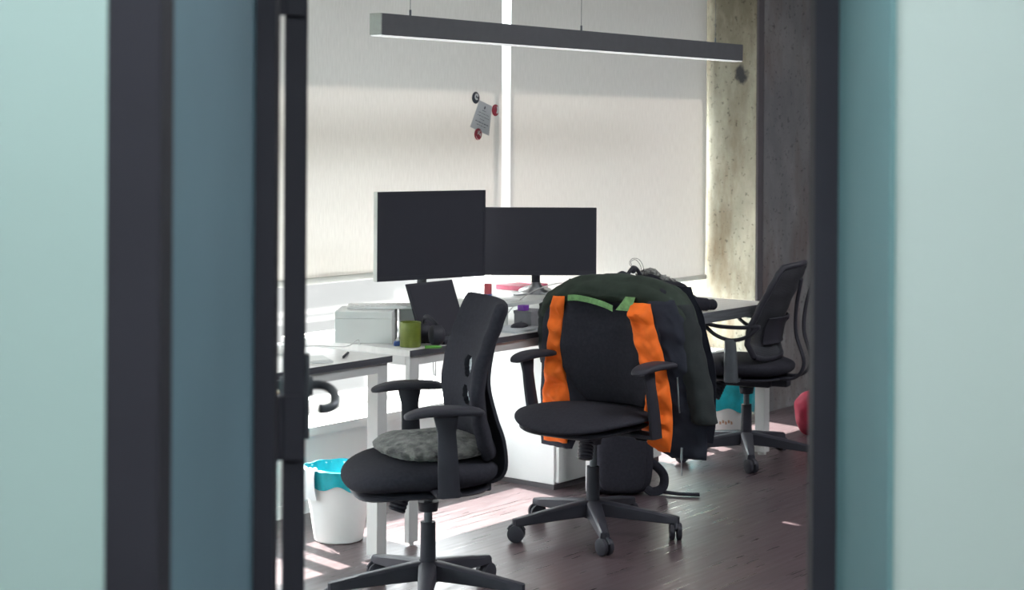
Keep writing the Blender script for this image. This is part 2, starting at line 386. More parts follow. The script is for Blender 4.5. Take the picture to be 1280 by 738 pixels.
# ---------------------------------------------------------------- lamps
t = thing('pendant_lamp', 'long grey linear pendant lamp hanging over the desks in front of the blinds', 'lamp', (4.23,3.9,1.825))
LN = 2.43
box('body', (.006,-.026,.004), (LN,.026,.078), 'lamp_grey', t, .0015, smooth=False)
box('end_cap', (0,-.026,.004), (.0055,.026,.078), 'lamp_end', t, smooth=False)
box('diffuser', (.004,-.023,0), (LN-.004,.023,.0038), 'diffuser', t, smooth=False)
for x in (.18, 1.206, 2.23):
    bm = NB(); add_cyl(bm, (x,0,.078), (x,0,.10), .004); add_cyl(bm, (x,0,.10), (x,0,1.17), .0011, n=6); obj('suspension_cable', bm, 'grey_metal', t)
for k, (x, y) in enumerate([(1.0,1.6),(5.0,1.4),(8.6,1.4)]):  # fill lights added overhead, out of view, to brighten the room
    t = thing('ceiling_fill', ['added square fill light near the left windows, out of view','added square fill light above the office floor, out of view','added square fill light near the concrete wall, out of view'][k], 'lamp', (x,y,2.93))
    bm = NB(); add_box(bm, (-.62,-.62,.01), (.62,.62,.07)); obj('housing', bm, 'white_metal', t, smooth=False)
    bm = NB(); add_box(bm, (-.6,-.6,0), (.6,.6,.009)); obj('diffuser', bm, 'fill_bright', t, smooth=False)
t = thing('corridor_light', 'square corridor ceiling light behind the viewpoint, out of view', 'lamp', cv(.25,.15,2.93), RZ)
bm = NB(); add_box(bm, (-.62,-.42,.01), (.62,.42,.07)); obj('housing', bm, 'white_metal', t, smooth=False)
bm = NB(); add_box(bm, (-.6,-.4,0), (.6,.4,.009)); obj('diffuser', bm, 'diffuser_cool', t, smooth=False)

# ---------------------------------------------------------------- desks
def desk(u0, u1, v0, v1, label, edge='desk_edge', th=.022, leg=(.05,.05), rail=.035, sides=(-1,1)):
    t = thing('desk', label, 'desk', ((u0+u1)/2,(v0+v1)/2,0)); L, W = (u1-u0)/2, (v1-v0)/2; Z = .71
    box('desktop', (-L+.003,-W+.003,Z-th), (L-.003,W,Z), 'desk_top', t, .001, smooth=False)
    bm = NB(); add_box(bm, (-L,-W,Z-th), (L,-W+.0028,Z-.0005)); obj('edge_band', bm, edge, t, smooth=False)
    bm = NB(); add_box(bm, (-L,-W+.003,Z-th), (-L+.0028,W,Z-.0005)); obj('edge_band', bm, 'desk_top', t, smooth=False)
    bm = NB()
    z0, z1 = Z-th-rail, Z-th-.001; i = .012
    add_box(bm, (-L+i+leg[0],-W+i,z0), (L-i-leg[0],-W+i+.02,z1)); add_box(bm, (-L+i+leg[0],W-i-.02,z0), (L-i-leg[0],W-i,z1))
    add_box(bm, (-L+i,-W+i+leg[1],z0), (-L+i+.02,W-i-leg[1],z1)); add_box(bm, (L-i-.02,-W+i+leg[1],z0), (L-i,W-i-leg[1],z1))
    obj('frame_rail', bm, 'white_metal', t, smooth=False)
    for sx in sides:
        for sy in (-1,1):
            x = -L+i if sx < 0 else L-i-leg[0]; y = -W+i if sy < 0 else W-i-leg[1]
            bm = NB(); add_box(bm, (x,y,.012), (x+leg[0],y+leg[1],z1), .002); add_cyl(bm, (x+leg[0]/2,y+leg[1]/2,0), (x+leg[0]/2,y+leg[1]/2,.012), min(leg)*.4)
            obj('leg', bm, 'white_metal', t, smooth=False)
    return t
desk(2.80,4.40,3.965,4.655, 'white desk at far left, cut off by the door, with a pen on it')
desk(4.54,5.74,4.005,4.665, 'white desk in the middle carrying the two monitors, green mug and white box', leg=(.05,.022))
desk(5.742,6.95,3.87,4.66, 'pale desk with thick grey edge behind the jacket, next to the concrete column', 'grey_edge', th=.048, rail=.002, sides=(1,))

t = thing('cabinet', 'low white storage cabinet under the middle desk behind the draped chair', 'cabinet', (6.06,4.42,0))
box('body', (-.405,-.235,.022), (.405,.235,.60), 'white_plastic', t, .002, smooth=False)
box('plinth', (-.402,-.233,0), (.402,.233,.0215), 'skirting', t, smooth=False)
for s in (0,1):
    d = box('door', (-.395+s*.397,-.253,.030), (-.004+s*.397,-.2355,.59), 'card_white', t, .002, smooth=False)
    bm = NB(); add_tube(bm, smooth_path([(-.04+s*.09,-.253,.44),(-.04+s*.09,-.272,.45),(-.04+s*.09,-.272,.53),(-.04+s*.09,-.253,.54)],4), .004, 8); obj('handle', bm, 'steel', d)

# ---------------------------------------------------------------- office chairs (local x = forward)
def caster(parent, x, y, ang, yaw):
    c, s = math.cos(ang+yaw), math.sin(ang+yaw)
    bm = NB(); r = .031
    for off in (-.013,.013):
        a = (x-s*(off-.009), y+c*(off-.009), r); b = (x-s*(off+.009), y+c*(off+.009), r)
        p = [Vector(a).lerp(Vector(b), k) for k in (0,.12,.88,1)]
        add_tube(bm, p, [r*.86,r,r,r*.86], 24, up=(0,0,1))
    add_cyl(bm, (x,y,r), (x,y,.072), .006, n=10)
    hood = [Vector((x,y,r))+Vector((c,s,0))*(r+.002)*math.cos(q)*(-1)+Vector((0,0,1))*(r+.003)*math.sin(q) for q in [k*PI/8 for k in range(1,8)]]
    add_tube(bm, hood, .006, 8)
    return obj('caster', bm, 'black_plastic', parent)
def star_base(t, rot0, Rr=.31, m='black_plastic', col='grey_metal', yaw=.5):
    bm = NB(); add_lathe(bm, [(.0,.065),(.034,.065),(.040,.09),(.036,.125),(.0,.125)], 28); obj('hub', bm, m, t)
    for k in range(5):
        a = rot0+k*2*PI/5; c, s = math.cos(a), math.sin(a)
        rows = []
        N = 12
        bm = NB(); rings = []
        for i in range(N+1):
            q = i/N; r = .025+(Rr-.015)*q
            w = .031-.014*q; zt = .130-.046*q**1.1; zb = zt-(.058-.030*q)
            sec = [(-w,zb+.004),(-w*.92,zt-.006),(-w*.6,zt),(w*.6,zt),(w*.92,zt-.006),(w,zb+.004),(w*.7,zb),(-w*.7,zb)]
            rings.append([bm.verts.new((c*r-s*y, s*r+c*y, z)) for y, z in sec])
        for A, B in zip(rings, rings[1:]):
            for j in range(8): bm.faces.new((A[j],A[(j+1)%8],B[(j+1)%8],B[j]))
        bm.faces.new(rings[0]); bm.faces.new(rings[-1][::-1])
        add_cyl(bm, (c*Rr,s*Rr,.060), (c*Rr,s*Rr,.083), .0150)
        lg = obj('leg', bm, m, t)
        caster(lg, c*Rr, s*Rr, a, yaw+k*1.3)
    bm = NB(); add_cyl(bm, (0,0,.12), (0,0,.255), .0255, .0235, 24); obj('column_cover', bm, m, t)
    bm = NB(); add_cyl(bm, (0,0,.25), (0,0,.40), .0135, n=20); obj('gas_lift', bm, col, t)
def seat_part(t, zt, Lx=(-.22,.28), W=.25, thick=.065, e=2.7, shell=.012):
    cx, hx = (Lx[0]+Lx[1])/2, (Lx[1]-Lx[0])/2
    def dip(v): return -.050*max(0,v.x/hx-.30)**1.6
    def fn(v):
        v.y *= 1-.10*max(0,-v.x/hx); k = .5-.5*v.z/(thick/2); v.x *= 1-.05*k; v.y *= 1-.06*k
        v.z += dip(v)+.008*(abs(v.y)/W)**2; return v
    bm = NB(); add_superell(bm, (cx,0,zt-thick/2), (hx,W,thick/2), e, 72, 28, fn)
    s = obj('seat', bm, 'black_fabric', t, angle=180)
    bm = NB()
    def fn2(v): v.y *= 1-.10*max(0,-v.x/hx); v.z += dip(v); return v
    add_superell(bm, (cx,0,zt-thick-.000), (hx*.86,W*.85,shell), 3, 56, 12, fn2); obj('seat_shell', bm, 'black_plastic', t)
    bm = NB(); mz = max(zt-thick-.055, .345); add_box(bm, (-.13,-.07,mz), (.13,.07,zt-thick+.004), .010); add_box(bm, (-.2,-.035,mz+.004), (-.1,.035,zt-thick+.004), .006)
    add_lathe(bm, [(.0,-.03),(.03,-.03),(.034,0),(0,0)], 20, (0,0,zt-thick-.055)); obj('tilt_mechanism', bm, 'black_plastic', t)
    return s
def tension_knob(t, p0, p1):
    bm = NB(); p0, p1 = Vector(p0), Vector(p1); n = 12
    add_cyl(bm, p0+(p0-p1)*.6, p0, .009)
    P = [p0.lerp(p1, i/n) for i in range(n+1)]; add_tube(bm, P, [.026+(.003 if i % 2 else 0) for i in range(n)]+[.024], 18)
    obj('tension_knob', bm, 'black_plastic', t)
def back_pad(t, prof, thick, holes, wrap=.045):
    # prof rows: z, x, half width
    z0, z1 = prof[0][0], prof[-1][0]; n, m = 84, 44
    def P(i, j):
        z = z0+(z1-z0)*i/n; x = lerp_tab(prof, z, 1); h = lerp_tab(prof, z, 2); q = -1+2*j/m
        return Vector((x+wrap*abs(q)**2.2, h*q, z))
    bm = NB(); F = {}; B = {}
    for i in range(n+1):
        for j in range(m+1):
            p = P(i,j); a = P(min(i+1,n),j)-P(max(i-1,0),j); b = P(i,min(j+1,m))-P(i,max(j-1,0)); k = b.cross(a).normalized()
            if k.x < 0: k = -k
            ed = min(1, min(i, n-i)/5, min(j, m-j)/4); th = thick*(.35+.65*math.sqrt(max(0,1-(1-ed)**2)))
            F[i,j] = (p+k*th/2); B[i,j] = (p-k*th/2)
    def inside(i, j):
        z = z0+(z1-z0)*(i+.5)/n; y = lerp_tab(prof, z, 2)*(-1+2*(j+.5)/m)
        for (hy, hz, ry, rz, skew) in holes:
            w = ry*(1+skew*(z-hz)/rz*.35)
            if ((y-hy)/w)**2+((z-hz)/rz)**2 < 1: return True
        return False
    live = {(i,j) for i in range(n) for j in range(m) if not inside(i,j)}
    VF = {k: bm.verts.new(v) for k, v in F.items()}; VB = {k: bm.verts.new(v) for k, v in B.items()}
    for (i,j) in live:
        bm.faces.new((VF[i,j],VF[i,j+1],VF[i+1,j+1],VF[i+1,j])); bm.faces.new((VB[i,j],VB[i+1,j],VB[i+1,j+1],VB[i,j+1]))
        for (di,dj,a,b) in ((-1,0,(i,j),(i,j+1)),(1,0,(i+1,j+1),(i+1,j)),(0,-1,(i+1,j),(i,j)),(0,1,(i,j+1),(i+1,j+1))):
            if (i+di,j+dj) not in live: bm.faces.new((VF[a],VB[a],VB[b],VF[b]))
    bmesh.ops.delete(bm, geom=[v for v in bm.verts if not v.link_faces], context='VERTS')
    o = obj('backrest', bm, 'black_fabric', t, angle=60)
    for (hy, hz, ry, rz, skew) in holes:                 # netting in each opening, its colour lightened to stand for backlight
        x = lerp_tab(prof, hz, 1); bm = NB()
        rows = [[(lerp_tab(prof, hz+rz*1.1*(a/4-1), 1)+thick*.12, hy+ry*1.3*(b/3-1), hz+rz*1.1*(a/4-1)) for b in range(7)] for a in range(9)]
        add_sheet(bm, rows, .002); obj('lumbar_netting', bm, 'lumbar_net', o)
    return o
M['lumbar_net'] = mat('lumbar_net', (.62,.66,.69), .8, vscale=160, col2=(.25,.27,.29), spec=.2)  # pale base colour stands for light coming through from behind

def task_chair(label, loc, ang, rot0, ztop=.955, seat=.475, thick=.065, e=2.7, holes=True, post=0.0, Lx=(-.22,.28), W=.25):
    t = thing('office_chair', label, 'chair', (*loc,0), ang)
    star_base(t, rot0)
    seat_part(t, seat, Lx, W, thick=thick, e=e)
    prof = [(seat-.01,-.200,.135),(.53,-.172,.185),(.60,-.150,.215),(.68,-.142,.222),(.76,-.152,.218),(.84,-.178,.222),(.90,-.202,.220),(ztop-.015,-.220,.214),(ztop,-.225,.200)]
    back_pad(t, prof, .044, [(.0,.742,.048,.034,1),(.0,.655,.045,.032,-.6)] if holes else [])
    # rear shell: curved spine from under the seat to the back
    bm = NB()
    path = smooth_path([(-.10,0,seat-.085),(-.19,0,seat-.085),(-.226,0,seat-.045),(-.218,0,.52),(-.192,0,.60),(-.172,0,.70),(-.190,0,.80),(-.222,0,.88)], 6)
    rings = []
    for i, p in enumerate(path):
        q = i/(len(path)-1); w = .045+.075*math.sin(PI*min(1,q*1.05))**.8; th = .011
        tt = (path[min(i+1,len(path)-1)]-path[max(i-1,0)]).normalized(); nn = Vector((0,1,0)).cross(tt).normalized()
        rings.append([bm.verts.new(p+Vector((0,w*c,0))+nn*th*s) for c, s in ((-1,-.5),(-1,.5),(-.6,1),(.6,1),(1,.5),(1,-.5),(.6,-1),(-.6,-1))])
    for A, B in zip(rings, rings[1:]):
        for j in range(8): bm.faces.new((A[j],A[(j+1)%8],B[(j+1)%8],B[j]))
    bm.faces.new(rings[0]); bm.faces.new(rings[-1][::-1]); obj('back_frame', bm, 'black_plastic', t)
    for s in (-1,1):
        bm = NB()
        add_box(bm, (-.045,min(s*.10,s*.275),seat-.088), (.035,max(s*.10,s*.275),seat-.072), .005)
        rr = []
        for i in range(11):
            q = i/10; z = seat-.088+(.637-seat+.088)*q; xo = -.005+.012*q+post*q; w = .034-.007*q+.022*max(0,q-.8)*5*.5; y = s*(.272+.004*math.sin(PI*q))
            rr.append([bm.verts.new((xo+w*a, y+.011*b, z)) for a, b in ((-1,-.5),(-1,.5),(-.7,1),(.7,1),(1,.5),(1,-.5),(.7,-1),(-.7,-1))])
        for A, B in zip(rr, rr[1:]):
            for j in range(8): bm.faces.new((A[j],A[(j+1)%8],B[(j+1)%8],B[j]))
        bm.faces.new(rr[0]); bm.faces.new(rr[-1][::-1])
        ar = obj('armrest', bm, 'black_plastic', t)
        def fn(v): v.z -= .016*(abs(v.x)/.125)**2.2*(1 if v.x > 0 else .5); v.y *= 1-.12*(v.x/.125); return v
        bm = NB(); add_superell(bm, (.012,s*.272,.652), (.125,.042,.014), 3.2, 40, 12, fn); obj('arm_pad', bm, 'black_plastic', ar)
    tension_knob(t, (.085,.03,.372), (.112,.04,.302))
    bm = NB(); add_tube(bm, smooth_path([(0,.06,seat-.083),(0,.15,seat-.086),(.004,.2,seat-.095)],4), .004, 8); add_superell(bm, (.004,.215,seat-.097), (.012,.025,.004), 2.5, 16, 8); obj('height_lever', bm, 'black_plastic', t)
    return t
chA = cv(-.26,5.36); angA = math.radians(143.2)
def local_rot(world_ang_from_view, heading):      # star leg angle given in the x/d frame -> chair frame
    c, s = math.cos(world_ang_from_view), math.sin(world_ang_from_view)
    u, v = cv(c, s); return math.atan2(v, u)-heading
task_chair('black swivel office chair in front with a grey furry cushion on its seat', chA, angA, local_rot(math.radians(270), angA), .965, thick=.10)
chB = cv(.31,6.265); angB = math.radians(181)
task_chair('black swivel office chair in the middle with the orange-lined jacket over its back', chB, angB, local_rot(math.radians(275), angB), .925, thick=.052, e=2.35, holes=False, post=.045, Lx=(-.22,.305), W=.265)

# furry cushion
def local_to_world(loc, ang, p):
    c, s = math.cos(ang), math.sin(ang); return (loc[0]+c*p[0]-s*p[1], loc[1]+s*p[0]+c*p[1], p[2])
def fnc(v):
    q = max(abs(v.x)/.17, abs(v.y)/.18); v.z *= 1.0-.35*q*q
    n = v.normalized(); k = noise.noise(v*45)*.006+noise.noise(v*140)*.004+noise.noise(v*12)*.008
    return v+n*k
bm = NB(); add_superell(bm, (0,0,0), (.175,.19,.042), 2.5, 180, 70, fnc)
o = obj('cushion', bm, 'fur_grey', None, loc=local_to_world(chA, angA, (-.005,0,.500)), rotz=angA+.1, angle=180)
tag(o, 'mottled grey furry cushion on the front office chair', 'cushion')

# mesh-back chair on the right
chC = cv(1.085,7.72); angC = math.radians(103)
t = thing('office_chair', 'black mesh-back office chair with loop armrests at far right beside the column', 'chair', (*chC,0), angC)
star_base(t, local_rot(math.radians(266), angC), .31)
seat_part(t, .475, (-.22,.31), .245, .085)
prof = [(.50,-.155,.20),(.56,-.130,.225),(.62,-.140,.23),(.72,-.185,.225),(.80,-.225,.21),(.87,-.258,.185),(.90,-.272,.15)]
def loopP(side, z): return Vector((lerp_tab(prof, z, 1)+.06, side*lerp_tab(prof, z, 2), z))
bm = NB(); lp = [loopP(1, .50+.40*i/14) for i in range(15)]
top = [Vector((lerp_tab(prof,.90,1)+.06-.05*(1-abs(q)**2), .15*q, .90+.012*(1-q*q))) for q in (.6,.3,0,-.3,-.6)]
bot = [Vector((-.095-.05*(1-abs(q)**2), .20*q, .485)) for q in (-.7,-.35,0,.35,.7)]
ring = lp+top+[loopP(-1, .90-.40*i/14) for i in range(15)]+bot
add_tube(bm, ring+[ring[0]], .0145, 12, cap=False)
bf = obj('back_frame', bm, 'black_plastic', t)
rows = [[(lerp_tab(prof,z,1)+.06*abs(q)**2, lerp_tab(prof,z,2)*q, z) for q in [-1+2*j/24 for j in range(25)]] for z in [.495+.405*i/40 for i in range(41)]]
bm = NB(); add_sheet(bm, rows, .003); obj('backrest', bm, 'netting', t)
bm = NB()
rows = [[(lerp_tab(prof,z,1)-.022+.035*abs(q)**2, .15*q, z) for q in [-1+2*j/12 for j in range(13)]] for z in [.55+.12*i/10 for i in range(11)]]
add_sheet(bm, rows, .008); obj('lumbar_support', bm, 'black_plastic', t)
for s in (-.06,.06):
    bm = NB(); add_tube(bm, smooth_path([(-.12,s,.392),(-.24,s,.40),(-.285,s,.47),(-.25,s*1.1,.60),(-.255,s*1.4,.72),(-.285,s*1.9,.85)],6), .014, 10, flat=.6); obj('back_strut', bm, 'black_plastic', t)
for s in (-1,1):
    bm = NB(); y = s*.235
    add_box(bm, (-.03,min(s*.10,s*.245),.385), (.03,max(s*.10,s*.245),.402), .004)
    add_tube(bm, [(0,y,.39),(.002,y,.46),(.004,y,.545),(.006,y,.578)], [.034,.032,.028,.026], 16, flat=.55, up=(0,1,0))
    ar = obj('armrest', bm, 'grey_metal', t)
    lo = smooth_path([(-.118,y,.630),(-.07,y,.592),(0,y,.574),(.07,y,.592),(.120,y,.630),(.126,y,.642),(.06,y,.634),(0,y,.632),(-.06,y,.634),(-.124,y,.642),(-.118,y,.630)],5)
    bm = NB(); add_tube(bm, lo, .0090, 10, cap=True, up=(0,1,0)); obj('arm_loop', bm, 'black_plastic', ar)
tension_knob(t, (.09,.10,.365), (.115,.13,.295))

# ---------------------------------------------------------------- jacket over the middle chair (chair frame)
J = thing('jacket', 'dark padded jacket with orange lining and green trim draped over the middle chair back', 'jacket', (*chB,0), angB)
def quilt(edges, x0, thick, n=60, m=26, wr=.006, seed=0, back=.006, xf=None):
    """edges rows: z, y_left, y_right (top to bottom); an inflated fabric panel"""
    bm = NB(); tab = sorted(edges); z0, z1 = tab[0][0], tab[-1][0]
    F = []; B = []
    for i in range(n+1):
        z = z1+(z0-z1)*i/n; a = lerp_tab(tab, z, 1); b = lerp_tab(tab, z, 2); rf, rb = [], []
        ez = min(1, min(i, n-i)/4)
        for j in range(m+1):
            c = j/m; y = a+(b-a)*c; base = x0(y, z) if callable(x0) else x0
            e = math.sqrt(max(0, 1-(2*c-1)**2)); e = min(1, e*1.25)*math.sqrt(ez)
            w = wr*(noise.noise(Vector((y*9+seed, z*20, seed)))*1.7+math.sin(z*46+y*24+seed+5*noise.noise(Vector((y*5,z*5,seed))))*.55+noise.noise(Vector((y*30+seed, z*44+y*20, seed)))*.6)
            zz = z+.004*noise.noise(Vector((y*30,seed,z*10)))
            rf.append(bm.verts.new((base+thick*e+w*e+.001, y, zz))); rb.append(bm.verts.new((base-back*e-.001, y, zz)))
        F.append(rf); B.append(rb)
    for i in range(n):
        for j in range(m):
            bm.faces.new((F[i][j],F[i][j+1],F[i+1][j+1],F[i+1][j])); bm.faces.new((B[i][j],B[i+1][j],B[i+1][j+1],B[i][j+1]))
    rim = [(0,j) for j in range(m+1)]+[(i,m) for i in range(1,n+1)]+[(n,j) for j in range(m-1,-1,-1)]+[(i,0) for i in range(n-1,0,-1)]
    for a, b in zip(rim, rim[1:]+rim[:1]): bm.faces.new((F[a[0]][a[1]],B[a[0]][a[1]],B[b[0]][b[1]],F[b[0]][b[1]]))
    return bm
# back of the jacket behind the backrest
bm = quilt([(.92,-.30,.26),(.80,-.34,.32),(.60,-.345,.37),(.42,-.33,.37),(.34,-.31,.36)], -.265, -.03, back=-.004, seed=2); obj('back_panel', bm, 'navy_cloth', J)
# shoulders: a bolster over the top of the chair back
ys = [-.375,-.365,-.34,-.29,-.23,-.16,-.08,0,.08,.15,.205,.25,.285,.310,.320]
zc = [.79,.800,.818,.847,.874,.893,.902,.903,.900,.892,.873,.842,.805,.775,.76]
rx = [.015,.04,.060,.074,.082,.088,.092,.092,.090,.088,.082,.074,.062,.040,.015]
rz = [.02,.045,.055,.058,.058,.056,.055,.055,.055,.055,.058,.062,.060,.045,.02]
def interp(a, q):
    i = min(len(a)-2, int(q)); f = q-i; return a[i]*(1-f)+a[i+1]*f
bm = NB(); rings = []; NN = 70
for k in range(NN+1):
    q = (len(ys)-1)*k/NN; y, zz, a, b = (interp(A, q) for A in (ys, zc, rx, rz)); r = []
    for j in range(40):
        th = 2*PI*j/40; w = 1+.13*noise.noise(Vector((y*11, math.cos(th)*1.8, math.sin(th)*1.8)))+.06*noise.noise(Vector((y*34+3*math.sin(th), math.cos(th)*3, math.sin(th)*3)))
        r.append(bm.verts.new((-.200+a*w*math.cos(th), y, zz+b*w*math.sin(th)-(.012 if math.cos(th) > .5 else 0)*math.cos(th))))
    rings.append(r)
for A, B in zip(rings, rings[1:]):
    for j in range(40): bm.faces.new((A[j],A[(j+1)%40],B[(j+1)%40],B[j]))
bm.faces.new(rings[0]); bm.faces.new(rings[-1][::-1]); obj('shoulders', bm, 'green_cloth', J)
# sleeves
def sleeve(path, rad, mt, seed):
    P = smooth_path(path, 8); bm = NB(); n = len(P); rings = []
    for i, p in enumerate(P):
        q = i/(n-1); r = rad[0]+(rad[1]-rad[0])*q
        if i == 0 or i == n-1: r *= .7
        rg = []
        for j in range(28):
            th = 2*PI*j/28; w = 1+.10*noise.noise(Vector((math.cos(th)*1.6+seed, math.sin(th)*1.6, q*9)))+.04*math.sin(q*34+math.cos(th)*2)
            rg.append(bm.verts.new(p+Vector((r*.9*w*math.cos(th), r*w*math.sin(th)*(1), 0))))
        rings.append(rg)
    for A, B in zip(rings, rings[1:]):
        for j in range(28): bm.faces.new((A[j],A[(j+1)%28],B[(j+1)%28],B[j]))
    bm.faces.new(rings[0]); bm.faces.new(rings[-1][::-1]); obj('sleeve', bm, mt, J)
sleeve([(-.20,.225,.87),(-.195,.270,.79),(-.19,.300,.69),(-.175,.342,.58),(-.165,.372,.49),(-.16,.385,.43)], (.062,.048), 'dark_green_cloth', 1)
sleeve([(-.20,-.335,.83),(-.20,-.345,.76),(-.20,-.345,.68),(-.20,-.335,.58)], (.052,.045), 'dark_green_cloth', 5)
# front panels wrapped round both sides of the backrest
xr = lambda y, z: -.118-.25*max(0,y-.15)
bm = quilt([(.88,.15,.26),(.80,.18,.30),(.70,.20,.325),(.60,.215,.355),(.50,.235,.385),(.42,.245,.385),(.36,.235,.385),(.325,.20,.385),(.295,.255,.383)], xr, .022, seed=4); obj('front_panel', bm, 'navy_cloth', J)
bm = quilt([(.865,.095,.185),(.80,.100,.200),(.74,.115,.220),(.68,.135,.245),(.62,.155,.260),(.56,.185,.275),(.50,.180,.285),(.44,.155,.290),(.40,.155,.290),(.355,.185,.285),(.325,.230,.280)], lambda y, z: -.100+.02*(.9-z), .026, wr=.016, seed=9); obj('lining', bm, 'orange_lining', J)
bm = quilt([(.86,-.31,-.235),(.76,-.35,-.26),(.64,-.36,-.28),(.52,-.36,-.25),(.40,-.365,-.20),(.32,-.365,-.17),(.275,-.36,-.19)], lambda y, z: -.135+.3*min(0,y+.25), .018, seed=6); obj('front_panel', bm, 'navy_cloth', J)
bm = quilt([(.865,-.27,-.215),(.80,-.285,-.22),(.74,-.285,-.215),(.68,-.29,-.22),(.62,-.295,-.215),(.55,-.305,-.205),(.48,-.315,-.19),(.40,-.32,-.18),(.30,-.31,-.20)], lambda y, z: -.115, .022, wr=.014, seed=12); obj('lining', bm, 'orange_lining', J)
# lime trims inside the collar
tr = [(-.103,-.19,.862),(-.097,-.15,.866),(-.093,-.10,.863),(-.091,-.05,.856),(-.091,-.01,.847),(-.093,.022,.836)]
bm = NB(); P = smooth_path(tr, 5); add_sheet(bm, [[p+Vector((.001,0,.012)) for p in P],[p+Vector((.003,0,0)) for p in P],[p+Vector((.002,0,-.010)) for p in P]], .003); obj('collar_trim', bm, 'lime_trim', J)
bm = NB(); add_sheet(bm, [[(-.096+.002*(k%2),.078+.012*k/1.0*.9,.885) for k in range(5)],[(-.094+.003*(k%2),.060+.013*k,.860) for k in range(5)],[(-.094+.003*(k%2),.035+.016*k,.832) for k in range(5)]], .003); obj('hanging_loop', bm, 'lime_trim', J)
# zip, piping and pull
bm = NB(); add_tube(bm, smooth_path([(-.118,.292,.60),(-.113,.300,.54),(-.112,.303,.50),(-.115,.305,.47)],5), .0028, 8); obj('zip', bm, 'steel', J)
bm = NB(); add_tube(bm, smooth_path([(-.110,.318,.345),(-.105,.320,.32),(-.104,.321,.30)],4), .005, 8); add_tube(bm, smooth_path([(-.104,.321,.30),(-.106,.320,.275),(-.104,.321,.245)],4), .0028, 8); obj('zip_pull', bm, 'steel', J)

# ---------------------------------------------------------------- monitors
def monitor(label, pl, pr, zb, zt, stand, side='bezel'):
    (ul, vl), (ur, vr) = pl, pr; W = math.hypot(ur-ul, vr-vl); ang = math.atan2(vr-vl, ur-ul)
    base_z = stand['z']; cx = stand.get('cx', 0)
    t = thing('monitor', label, 'monitor', ((ul+ur)/2,(vl+vr)/2,base_z), ang)
    b, h = zb-base_z, zt-base_z
    bm = NB(); add_box(bm, (-W/2,-.002,b), (W/2,.026,h), .003); add_box(bm, (-W/2+.05,.024,b+.04), (W/2-.05,.045,h-.05), .012); obj('housing', bm, side, t)
    bm = NB(); add_box(bm, (-W/2+.0005,-.0045,b+.0005), (W/2-.0005,-.002,b+.018)); add_box(bm, (-W/2+.0005,-.0045,h-.010), (W/2-.0005,-.002,h-.0005)); add_box(bm, (-W/2+.0005,-.0045,b+.018), (-W/2+.010,-.002,h-.010)); add_box(bm, (W/2-.010,-.0045,b+.018), (W/2-.0005,-.002,h-.010)); obj('bezel', bm, 'bezel', t, smooth=False)
    bm = NB(); add_box(bm, (-W/2+.010,-.0032,b+.018), (W/2-.010,-.002,h-.010)); obj('screen', bm, 'screen_black', t, smooth=False)
    return t, W, b, h
t, W, b, h = monitor('taller black monitor on the left of the pair, with pale left side', cv(-.519,6.48), cv(-.107,6.79), .917, 1.265, dict(z=.71), 'bezel_pale')
bm = NB(); add_tube(bm, smooth_path([(.0,.075,.0),(.0,.075,.14),(.0,.065,.24),(.0,.045,.34)],5), .022, 16, flat=.5, up=(0,1,0)); obj('neck', bm, 'grey_metal', t)
bm = NB(); add_superell(bm, (0,.09,.007), (.115,.075,.007), 3.5, 40, 8); obj('stand_base', bm, 'grey_metal', t)
t, W, b, h = monitor('lower black monitor on the right of the pair, on a silver foot', cv(-.15,7.20), cv(.366,7.22), .885, 1.176, dict(z=.805))
bm = NB(); add_tube(bm, [(.0,.035,.0),(.0,.035,.06),(.0,.04,.17)], [.02,.018,.022], 16, flat=.7, up=(0,1,0)); obj('neck', bm, 'bezel', t)
bm = NB(); add_prism(bm, [(-.10,-.075),(-.085,-.085),(0,.0),(.085,-.085),(.10,-.075),(.05,.06),(.02,.075),(-.02,.075),(-.05,.06)], 2, 0, .006)
add_tube(bm, [(0,.035,.005),(0,.03,.02),(0,.035,.045)], [.075,.035,.02], 20); obj('stand_base', bm, 'steel', t)

t = thing('monitor_riser', 'low pale shelf under the right-hand monitor', 'riser', (5.60,4.35,.71))
box('shelf', (-.25,-.15,.078), (.25,.13,.094), 'bezel_pale', t, .002, smooth=False)
for s in (-1,1): box('side_support', (s*.235-.007,-.14,0), (s*.235+.007,.12,.078), 'bezel_pale', t, .002, smooth=False)

# ---------------------------------------------------------------- things on the desks
def rot_thing(name, label, cat, xd, z, ang=0, group=None):
    return thing(name, label, cat, (*cv(*xd), z), RZ+ang, group)
Z = .71
t = rot_thing('storage_box', 'plain white cardboard box beside the green mug', 'box', (-.545,6.345), Z, -.03)
box('body', (-.107,-.10,0), (.107,.10,.092), 'card_white', t, .002, smooth=False)
box('lid', (-.107,-.10,.0922), (.107,.10,.118), 'card_white', t, .002, smooth=False)
t = rot_thing('keyboard', 'flat white keyboard lying on top of the white box', 'keyboard', (-.50,6.375), Z+.119, .10)
bm = NB(); add_box(bm, (-.12,-.055,0), (.13,.055,.011), .003); obj('case', bm, 'white_plastic', t, smooth=False)
bm = NB()
for i in range(12):
    for j in range(4): add_box(bm, (-.112+.0198*i,-.046+.0235*j,.0112), (-.0955+.0198*i,-.027+.0235*j,.014))
obj('keys', bm, 'white_plastic', t, smooth=False)
t = rot_thing('file_box', 'pale box standing behind the green mug, right of the white box', 'box', (-.372,6.43), Z, .15)
box('body', (-.055,-.05,0), (.055,.05,.125), 'white_plastic', t, .002, smooth=False)
box('label_plate', (.020,-.0515,.03), (.045,-.0503,.09), 'ink', t, smooth=False)
